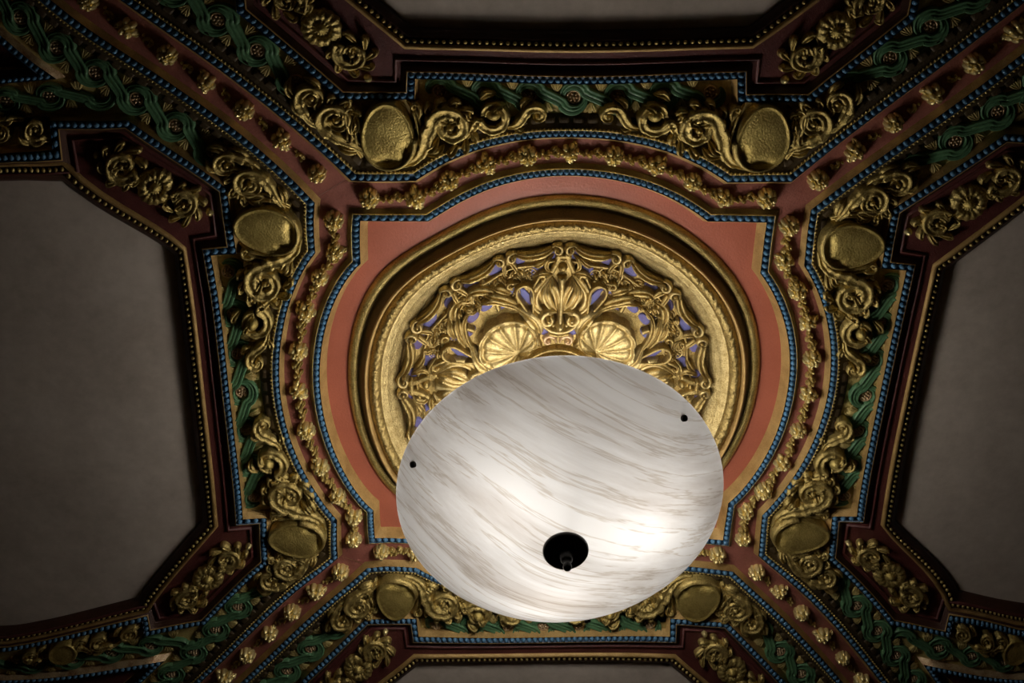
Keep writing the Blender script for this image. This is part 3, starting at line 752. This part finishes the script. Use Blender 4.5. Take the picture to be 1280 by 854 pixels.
def side_cartouche(k_, m_, where):
    """the smaller ornament on the outer flank of a coffer: a disc between scrolls"""
    mp = ROT[k_] if m_ > 0 else chain(flip, ROT[k_])
    t = thing('flank_cartouche', 'small gilded disc between scrolls in the dim frieze at the ' + where, 'cartouche', (.885, 1.68), mp, 'gilded ornaments on the coffer flanks')
    g = Geo(); g.polar((.893, 1.690), lambda a: .056 + .004 * np.cos(2 * a), lambda r, a: np.where(r > .99, 0, .034 + .008 * np.sqrt(np.maximum(0, 1 - r * r)) + .008 * np.exp(-((r - .9) / .06) ** 2)) + 0 * a, ZL, 36, np.array([1, .98, .93, .86, .75, .5, .2]))
    g.build('shield', 'gold_hammered', t, mp)
    each('scroll', 'gold', t, mp, [([(.845, 1.415), (.850, 1.43)], (.875, 1.452), .030, .012, 200, -380), ([(.905, 1.49), (.915, 1.52)], (.880, 1.560), .036, .013, -40, 390),
         ([(.930, 1.615), (.925, 1.60), (.90, 1.605)], (.868, 1.622), .026, .010, 60, 300), ([(.925, 1.75), (.915, 1.775)], (.880, 1.80), .034, .013, -40, 390)],
         lambda g, it: volute(g, *it, .013, .007, .042, .030, ZL, .010, 'scroll', 26))
    each('acanthus_leaf', 'gold', t, mp, [([(.84, 1.48), (.855, 1.50), (.885, 1.505)], .011, .034), ([(.93, 1.55), (.935, 1.58), (.915, 1.60)], .011, .034), ([(.85, 1.75), (.86, 1.77), (.88, 1.77)], .011, .034)], lambda g, it: leaf(g, it[0], it[1], it[2], ZL))
side_cartouche('L', 1, 'upper left edge'); side_cartouche('L', -1, 'lower left edge'); side_cartouche('R', 1, 'lower right edge')

# ------------------------------------------------------------------ gilded ornament in the corners of the coffer borders
SP = {('T', -1): 'left corner of the coffer above the medallion', ('T', 1): 'right corner of the coffer above the medallion',
      ('L', 1): 'upper corner of the coffer left of the medallion', ('L', -1): 'lower corner of the coffer left of the medallion',
      ('R', -1): 'upper corner of the coffer right of the medallion', ('R', 1): 'lower corner of the coffer right of the medallion',
      ('B', 1): 'left corner of the coffer below the lamp', ('B', -1): 'right corner of the coffer below the lamp'}
def spandrel(k_, m_):
    fr = frame((.688, 1.150), math.radians(45))
    mp = chain(fr, ROT[k_]) if m_ > 0 else chain(fr, flip, ROT[k_])
    t = thing('corner_ornament', 'gilded daisy between two scrolls on maroon, ' + SP[k_, m_], 'ornament', (0, 0), mp, 'gilded corner ornaments of the coffers')
    z = ZM + .001
    g = Geo()
    def R(a): return .053 * (1 + .03 * np.cos(14 * a))
    def H(r, a):
        h = .020 + .012 * np.sin(np.clip(r, 0, 1) * PI) * (.84 + .16 * np.cos(14 * a)) - .012 * np.exp(-((r - .42) / .08) ** 2)
        return np.where(r > .99, 0, h)
    g.polar((0, 0), R, H, z, 72, np.array([1, .97, .88, .76, .62, .5, .42, .34]))
    dz = g.build('daisy', 'gold', t, mp)
    g = Geo(); g.blob((0, 0), .019, .019, .040, z, 0, 16, 5); g.build('daisy_eye', 'gold_hammered', dz, mp)
    for q, sg in ((-1, 1), (1, -1)):
        g = Geo(); c = (q * .104 if q < 0 else .112, .0)
        volute(g, [(q * .046, -.020 * q), (q * .060, .024 * q)], c, .042, .017, 180 if q > 0 else 0, -395, .017, .009, .034, .026, z, .013, 'scroll', 36)
        sc_ = g.build('scroll', 'gold', t, mp)
        it = []; p = np.array(c)
        for i in range(7):
            a = math.radians((180 if q > 0 else 0) - 20 - i * 46); b = a - math.radians(40)
            it.append(([tuple(p + .038 * np.array([math.cos(a), math.sin(a)])), tuple(p + .059 * np.array([math.cos(b + .2), math.sin(b + .2)])), tuple(p + .054 * np.array([math.cos(b), math.sin(b)]))], .011, .028))
        it += [([tuple(p), (c[0] + .012, .016), (c[0] + .004, .028)], .010, .034), ([tuple(p), (c[0] - .014, -.012), (c[0] - .006, -.028)], .010, .034)]
        each('acanthus_leaf', 'gold', sc_, mp, it, lambda g, it: leaf(g, it[0], it[1], it[2], z))
    g = Geo(); g.blob((-.182, -.024), .013, .011, .026, z, 0, 12, 4); g.build('bud', 'gold_bright', t, mp)
    g = Geo(); g.blob((.182, .020), .009, .009, .022, z, 0, 12, 4); g.build('bud', 'gold', t, mp)
for k_ in SIDES:
    for m_ in (-1, 1): spandrel(k_, m_)

# ------------------------------------------------------------------ the round medallion
med = thing('ceiling_medallion', 'round gilded medallion with masks and shells on a blue ground above the lamp', 'medallion', (0, 0.006))
MC = (0.003, 0.008)
def ringgeo(prof, n=240, bump=None):
    g = Geo(); a = np.linspace(0, 2 * PI, n, endpoint=False)
    r = np.array([p[0] for p in prof]); z = np.array([p[1] for p in prof])
    P = np.zeros((n, len(prof), 3))
    P[:, :, 0] = MC[0] * .3 + r[None] * np.cos(a)[:, None]; P[:, :, 1] = MC[1] * .5 + r[None] * np.sin(a)[:, None]; P[:, :, 2] = z[None]
    if bump is not None: P[:, :, 2] -= bump(a[:, None], r[None])
    g.grid(P, cu=True); return g
ringgeo([(.650, .042), (.646, .030), (.640, .024), (.632, .022), (.624, .023), (.620, .028)]).build('outer_fillet', 'gold', med)
ringgeo([(.620, .028), (.614, .027), (.610, .020), (.606, .010), (.600, -.004), (.597, -.011)]).build('outer_band', 'bronze', med)
ringgeo([(.597, -.011), (.594, -.016), (.590, -.016), (.587, -.010), (.584, .008)]).build('ridge', 'gold_flat', med)
def leaves(a, r):
    u = (r - .565) / .02
    k = np.maximum(0, 1 - u * u)
    return k ** .5 * (.003 * np.abs(np.sin(a * 48 + 1.8 * u + 2 * np.sin(a * 7))) + .0032 * np.sin(a * 187 + 9 * u) * np.cos(a * 41 + 3 * u) + .003 * np.abs(np.cos(a * 31 - 4 * u)) * np.cos(a * 13) + .002 * np.sin(a * 263 - 5 * u))
ringgeo([(.585, .008), (.581, .001), (.576, -.006), (.571, -.010), (.565, -.012), (.559, -.010), (.553, -.005), (.548, .002), (.546, .006)], 900, leaves).build('leaf_torus', 'old_gold', med)
ringgeo([(.547, .006), (.540, .007), (.538, .011), (.527, .012), (.525, .016), (.512, .022), (.509, .026), (.496, .034), (.490, .048), (.487, .052)], 240).build('inner_bands', 'old_gold_pale', med)
g = Geo(); a = np.linspace(0, 2 * PI, 96, endpoint=False)
P = np.stack([np.c_[MC[0] + r * np.cos(a), MC[1] + r * np.sin(a), np.full(96, .0485)] for r in (.495, .4, .3, .2, .1, .01)], 1)
g.grid(P, cu=True); g.build('ground', 'old_gold', med)
ZD = .049
QUAD = [lambda q: np.c_[q[:, 0], q[:, 1]], lambda q: np.c_[-q[:, 1], q[:, 0]], lambda q: np.c_[-q[:, 0], -q[:, 1]], lambda q: np.c_[q[:, 1], -q[:, 0]]]
def centre(q): return q + np.array(MC)
def pol(r, deg): return (r * math.sin(math.radians(deg)), r * math.cos(math.radians(deg)))
INLAY = [(.443, 4.8, .011, .019, 0), (.404, 11.5, .015, .024, 25), (.452, 18.5, .026, .013, 0), (.450, 28.5, .024, .014, 0), (.436, 40, .022, .015, 10), (.361, 27.5, .023, .011, 0),
         (.322, 19.5, .010, .040, -22), (.352, 40.5, .019, .011, 0), (.327, 33.5, .018, .009, 0), (.205, 27, .010, .018, 0), (.192, 13, .016, .013, 20), (.262, 28.5, .008, .018, 60), (.372, 36.5, .016, .008, 20)]
for qi in range(4):
    mq = chain(QUAD[qi], centre)
    # ---- the mask on the axis
    g = Geo()
    g.ribbon(cr([(0, .215), (0, .25), (0, .30), (0, .345), (0, .378)], 6), along(25, .014, .010, .009, .011, .016), along(25, .066, .058, .046, .042, .034), ZD, 'dome')
    g.blob((0, .226), .018, .021, .074, ZD, 0, 14, 4)
    mask = g.build('mask', 'old_gold_pale', med, mq)
    for sx in (-1, 1):
        each('brow_leaf', 'old_gold_pale', mask, mq, [([(sx * .007, .27), (sx * .015, .32), (sx * .028, .352), (sx * .034, .374)], .014, .042), ([(sx * .012, .262), (sx * .036, .290), (sx * .050, .325), (sx * .040, .362)], .017, .040),
             ([(sx * .020, .256), (sx * .060, .262), (sx * .082, .292), (sx * .080, .330), (sx * .056, .362), (sx * .030, .384)], .015, .036)], lambda g, it: leaf(g, it[0], it[1], it[2], ZD))
        g = Geo(); g.blob((sx * .036, .264), .021, .013, .046, ZD, sx * .5, 12, 4); g.build('eye_lid', 'old_gold_pale', mask, mq)
        g = Geo()
        volute(g, [(sx * .008, .262), (sx * .030, .268)], (sx * .036, .242), .026, .010, 75 if sx > 0 else 105, -310 * sx, .013, .008, .054, .048, ZD, .011, 'dome', 26)
        g.build('cheek', 'old_gold_pale', mask, mq)
        g = Geo(); g.blob((sx * .021, .226), .010, .012, .052, ZD, 0, 10, 4); g.build('nostril', 'old_gold_pale', mask, mq)
    g = Geo()
    g.ribbon(cr([(-.060, .248), (-.052, .222), (-.029, .203), (0, .196), (.029, .203), (.052, .222), (.060, .248)], 7), along(43, .004, .009, .011, .009, .004), .044, ZD, 'dome')
    g.build('chin', 'old_gold_pale', mask, mq)
    g = Geo(); g.ribbon(cr([(-.032, .184), (0, .178), (.032, .184)], 7), .008, .03, ZD, 'dome'); g.build('collar', 'old_gold', mask, mq)
    for sx in (-1, 1):                                   # frame over the mask
        g = Geo(); g.ribbon(cr([(sx * .014, .450), (sx * .022, .425), (sx * .035, .398)], 6), .0075, .034, ZD, 'flat'); g.build('crest_bar', 'old_gold', med, mq)
        each('crest_leaf', 'old_gold', med, mq, [([(sx * .036, .395), (sx * .052, .412), (sx * .046, .436), (sx * .030, .452)], .009, .03), ([(sx * .040, .388), (sx * .064, .390), (sx * .094, .370)], .012, .034), ([(sx * .052, .44), (sx * .075, .42), (sx * .100, .41)], .010, .03)],
             lambda g, it: leaf(g, it[0], it[1], it[2], ZD))
        g = Geo(); volute(g, [(sx * .084, .315), (sx * .090, .345), (sx * .076, .378)], (sx * .064, .374), .015, .006, 30 if sx > 0 else 150, 250 * sx, .009, .005, .036, .03, ZD, .007, 'dome', 14); g.build('crest_curl', 'old_gold', med, mq)
    g = Geo(); g.ribbon(cr([(-.024, .451), (0, .451), (.024, .451)], 5), .0065, .036, ZD, 'flat'); g.build('crest_bar', 'old_gold', med, mq)
    g = Geo(); g.blob((0, .406), .017, .014, .028, ZD, 0, 10, 4); g.build('crest_boss', 'old_gold', med, mq)
    for sx in (-1, 1):                                   # foot of the mask
        g = Geo(); volute(g, [(sx * .006, .148), (sx * .010, .166)], (sx * .030, .156), .020, .008, 140 if sx > 0 else 40, -280 * sx, .008, .005, .026, .022, ZD, .007, 'dome', 18); g.build('foot_scroll', 'rust', med, mq)
        g = Geo(); leaf(g, [(sx * .05, .136), (sx * .064, .150), (sx * .060, .174)], .009, .03, ZD); g.build('foot_leaf', 'old_gold', med, mq)
    aa = np.radians(np.linspace(-44, 44, 30)); g = Geo(); g.ribbon(np.c_[.128 * np.sin(aa), .128 * np.cos(aa)], .008, .03, ZD, 'dome'); g.build('foot_rim', 'old_gold', med, mq)
    # ---- shell on the diagonal
    sh = chain(frame(pol(.174, 46), math.radians(-46)), mq)
    def R(a):
        th = np.arctan2(np.cos(a), np.sin(a))            # 0 straight out
        base = .138 * np.maximum(0.0, np.cos(th * .70)) ** .62
        return np.maximum(.014, base * (.945 + .055 * np.abs(np.cos(th * 7.5)) ** .6))
    def H(r, a):
        th = np.arctan2(np.cos(a), np.sin(a))
        k = np.abs(np.cos(th * 7.5)) ** .7
        return np.where(r > .99, 0, .020 + .028 * np.sin(np.clip(r, 0, 1) * PI * .55 + .25) + .012 * r ** .6 * (k - .5) + .006 * np.exp(-((r - .95) / .03) ** 2) - .009 * np.exp(-((r - .87) / .03) ** 2))
    g = Geo(); g.polar((0, -.002), R, H, ZD, 176, np.array([1, .98, .955, .93, .90, .87, .84, .80, .72, .6, .46, .3, .15])); shell = g.build('shell', 'old_gold_pale', med, sh)
    for sx in (-1, 1):
        g = Geo(); volute(g, [(sx * .004, -.012), (sx * .022, -.020)], (sx * .042, -.004), .017, .007, -120 if sx > 0 else -60, 330 * sx, .008, .005, .046, .040, ZD, .008, 'dome', 20); g.build('hinge_curl', 'old_gold_pale', shell, sh)
    # ---- the arches of leaf round the shell, drawn for one half and mirrored about the shell's axis
    def dia(q):                                          # mirror about the 45 degree line
        return np.c_[q[:, 1], q[:, 0]]
    for half in (ident, dia):
        mh = chain(half, mq)
        lf = lambda g, it: leaf(g, it[0], it[1], it[2], ZD, ser=it[3] if len(it) > 3 else 0)
        for r_, d_, rx, ry, rot in INLAY:
            g = Geo(); g.polar(pol(r_, d_), lambda a, rx=rx * 1.2, ry=ry * 1.2: 1 / (np.abs(np.cos(a) / rx) ** 2.6 + np.abs(np.sin(a) / ry) ** 2.6) ** (1 / 2.6), lambda r, a: .007 * (r < .99) + 0 * a, ZD, 16, np.array([1, .95, .6, .3]), rot=math.radians(-d_ + rot)); g.build('blue_inlay', 'violet', med, mh)
        each('acanthus_leaf', 'old_gold_pale', med, mh, [([(.064, .148), (.078, .180), (.094, .206), (.118, .226)], .015, .048), ([(.062, .185), (.070, .218), (.096, .248), (.140, .270)], .023, .052, .25)], lf)
        each('inner_arch', 'old_gold', med, mh, [([(.128, .266), (.165, .285), (.206, .294), (.240, .288), (.264, .264)], .009, .040)], lf)
        g = Geo(); g.ribbon(cr([(.190, .262), (.200, .286)], 5), .007, .03, ZD, 'flat'); g.build('arch_bar', 'old_gold', med, mh)
        each('husk_leaf', 'old_gold', med, mh, [([(.138, .284), (.175, .303), (.215, .313), (.250, .316)], .015, .046, .2), ([(.210, .322), (.245, .330), (.278, .322), (.292, .292)], .014, .040, .2), ([(.16, .318), (.19, .334), (.225, .338)], .012, .034, .2)], lf)
        g = Geo()                                        # strap loop beside the mask
        g.ribbon(cr([(.086, .256), (.086, .300), (.092, .338), (.112, .356), (.136, .346), (.140, .322), (.120, .288), (.098, .256)], 7), along(50, .007, .009, .008, .008, .007), along(50, .036, .044, .044, .040, .034), ZD, 'dome')
        g.build('strap', 'old_gold', med, mh)
        g = Geo(); volute(g, [(.130, .358), (.152, .358)], (.160, .346), .014, .006, 100, -260, .008, .005, .036, .03, ZD, .006, 'dome', 14); g.build('strap_curl', 'old_gold', med, mh)
        # blossoms between the arches and the scalloped edge
        for r_, d_ in ((.398, 15.5), (.375, 18), (.412, 20), (.384, 23.5), (.414, 25.5), (.392, 31), (.414, 34.5), (.418, 44), (.345, 24), (.385, 41)):
            p = pol(r_ + rng.uniform(-.005, .005), d_ + rng.uniform(-1, 1))
            stamp('blossom', eye_rosette, 'old_gold_pale', med, p, mh, rot=rng.uniform(0, 6), sc=rng.uniform(.85, 1.1), z=ZD)
        g = Geo()
        for i in range(64):
            r_ = rng.uniform(.350, .430); d_ = rng.uniform(13, 45)
            if any(math.hypot(*(np.array(pol(r_, d_)) - np.array(pol(a_, b_)))) < max(x_, y_) * 1.25 for a_, b_, x_, y_, _ in INLAY): continue
            p = np.array(pol(r_, d_)); aa = rng.uniform(0, 2 * PI); d = np.array([math.cos(aa), math.sin(aa)]); l_ = rng.uniform(.020, .032)
            if i % 3: leaf(g, [tuple(p - d * l_ / 2), tuple(p + np.array([-d[1], d[0]]) * .005), tuple(p + d * l_ / 2)], rng.uniform(.006, .010), rng.uniform(.016, .028), ZD)
            else: g.blob(tuple(p), rng.uniform(.006, .011), rng.uniform(.006, .010), rng.uniform(.018, .030), ZD, aa, 8, 3)
        g.build('foliage', 'old_gold', med, mh, kind='stuff')
        # scalloped edge: a pair of curls every 22.5 degrees, swags between them
        for d0, d1 in ((0, 22.5), (22.5, 45)):
            g = Geo(); mid = (d0 + d1) / 2
            g.ribbon(cr([pol(.480, d0 + 4.5), pol(.468, d0 + 7.5), pol(.462, mid), pol(.468, d1 - 7.5), pol(.480, d1 - 4.5)], 8), along(33, .010, .015, .016, .015, .010), along(33, .040, .046, .042, .046, .040), ZD, 'leaf')
            g.build('swag_edge', 'old_gold', med, mh)
            for dd, sg in ((d0, 1), (d1, -1)):
                cc = pol(.475, dd + sg * 2.5); base = math.degrees(math.atan2(cc[1], cc[0]))
                g = Geo(); volute(g, [], cc, .0205, .008, base - sg * 95, sg * 400, .0085, .005, .046, .038, ZD, .007, 'dome', 30); g.build('edge_curl', 'old_gold_pale', med, mh)
                g = Geo(); g.ribbon(cr([pol(.428, dd + sg * 2.6), pol(.445, dd + sg * 2.0), pol(.462, dd + sg * 1.2)], 5), along(11, .006, .009, .008), .036, ZD, 'leaf'); g.build('edge_tongue', 'old_gold', med, mh)
    g = Geo()
    aa = np.radians(np.linspace(0, 90, 60)); rr = .428 + .005 * np.cos(aa * 16)
    g.ribbon(np.c_[rr * np.sin(aa), rr * np.cos(aa)], .0055, .020, ZD, 'round'); g.build('inner_rim', 'old_gold', med, mq)
g = ringgeo([(.118, .050), (.116, .03), (.110, .022), (.100, .020), (.092, .028), (.085, .024), (.06, .018), (.02, .014), (.002, .014)], 64)
g.build('centre_boss', 'old_gold', med)

# ------------------------------------------------------------------ the alabaster bowl lamp
LX, LY, ZRIM, RB, HB = 0.026, -0.004, -0.532, 0.446, 0.225
lamp = bpy.data.objects.new('pendant_lamp', None); COL.objects.link(lamp); lamp.empty_display_size = .1
lamp.location = (LX, LY, ZC); WORLD[lamp.name] = (LX, LY, ZC)
lamp['label'] = 'large veined alabaster bowl pendant lamp with black centre finial'; lamp['category'] = 'lamp'
def lathe(prof, n=96, c=(LX, LY)):
    g = Geo(); a = np.linspace(0, 2 * PI, n, endpoint=False)
    r = np.array([p[0] for p in prof]); z = np.array([p[1] for p in prof]); P = np.zeros((n, len(prof), 3))
    P[:, :, 0] = c[0] + r[None] * np.cos(a)[:, None]; P[:, :, 1] = c[1] + r[None] * np.sin(a)[:, None]; P[:, :, 2] = z[None]
    g.grid(P, cu=True); return g
RS = (RB ** 2 + HB ** 2) / 2 / HB
def bowl_z(r): return ZRIM - (math.sqrt(RS ** 2 - r * r) - (RS - HB))
rs = RB * np.sin(np.linspace(0.012, PI / 2, 40))
lathe([(r, bowl_z(r)) for r in rs[::-1]], 128).build('bowl', 'alabaster', lamp, bend=False)
lathe([(RB, ZRIM), (RB + .0025, ZRIM + .003), (RB + .002, ZRIM + .007), (RB - .003, ZRIM + .009)], 128).build('bowl_rim', 'alabaster', lamp, bend=False)
zb = bowl_z(0)
lathe([(.001, zb - .012), (.040, zb - .012), (.056, zb - .008), (.0595, zb - .002), (.0595, zb + .003), (.02, zb + .003)], 48).build('finial_plate', 'blackened', lamp, bend=False)
fin = lathe([(.018, zb - .010), (.0185, zb - .020), (.0165, zb - .026), (.0155, zb - .038), (.013, zb - .042), (.0085, zb - .046), (.0085, zb - .054), (.011, zb - .058), (.0115, zb - .064), (.009, zb - .071), (.004, zb - .0745), (.0005, zb - .075)], 32)
fin.build('finial', 'blackened', lamp, bend=False)
lathe([(.006, zb), (.006, .0)], 16).build('stem', 'blackened', lamp, bend=False)
lathe([(.002, -.034), (.018, -.034), (.05, -.022), (.072, -.004), (.075, .016)], 48).build('canopy', 'blackened', lamp, bend=False)
lathe([(.0065, -.20), (.022, -.205), (.026, -.222), (.022, -.238), (.0065, -.242)], 32).build('hub', 'blackened', lamp, bend=False)
def tube3(p, q, r, n=10):
    p, q = np.array(p, float), np.array(q, float); d = q - p; L = np.linalg.norm(d); d /= L
    u = np.cross(d, [0, 0, 1.0]);
    if np.linalg.norm(u) < 1e-3: u = np.array([1.0, 0, 0])
    u /= np.linalg.norm(u); v = np.cross(d, u); a = np.linspace(0, 2 * PI, n, endpoint=False)
    ring = r * (np.cos(a)[:, None] * u + np.sin(a)[:, None] * v)
    P = np.stack([p + ring * .02, p + ring, q + ring, q + ring * .02], 1); g = Geo(); g.grid(P, cu=True); return g
for i, (bx, by) in enumerate(((.428, .133), (-.281, .282), (-.066, -.400))):
    d = np.array([bx - LX, by - LY]); an = math.atan2(d[1], d[0]); rb = .418
    z = bowl_z(rb); nrm = np.array([math.cos(an) * rb / RS, math.sin(an) * rb / RS, -math.sqrt(1 - (rb / RS) ** 2)])
    p = np.array([LX + rb * math.cos(an), LY + rb * math.sin(an), z])
    tube3(p - nrm * .006, p + nrm * .009, .0085, 14).build('rim_bolt', 'blackened', lamp, bend=False)
    tube3((LX + .022 * math.cos(an), LY + .022 * math.sin(an), -.222), (p[0] - nrm[0] * .015, p[1] - nrm[1] * .015, p[2] - nrm[2] * .015 + .004), .0018).build('suspension_rod', 'blackened', lamp, bend=False)
for i, (bx, by, bz) in enumerate(BULBS):
    c = np.array([LX + bx, LY + by, ZRIM + bz])
    tube3((LX, LY, ZRIM + bz + .02), (c[0] * .8 + LX * .2, c[1] * .8 + LY * .2, ZRIM + bz + .01), .008).build('lamp_arm', 'blackened', lamp, bend=False)
    g = Geo(); n = 16; th = np.linspace(.05, PI - .05, 10); a = np.linspace(0, 2 * PI, n, endpoint=False); P = np.zeros((n, 10, 3))
    P[:, :, 0] = c[0] + .034 * np.sin(th)[None] * np.cos(a)[:, None]; P[:, :, 1] = c[1] + .034 * np.sin(th)[None] * np.sin(a)[:, None]; P[:, :, 2] = c[2] + .034 * np.cos(th)[None]
    g.grid(P, cu=True); g.build('bulb', 'bulb', lamp, bend=False)
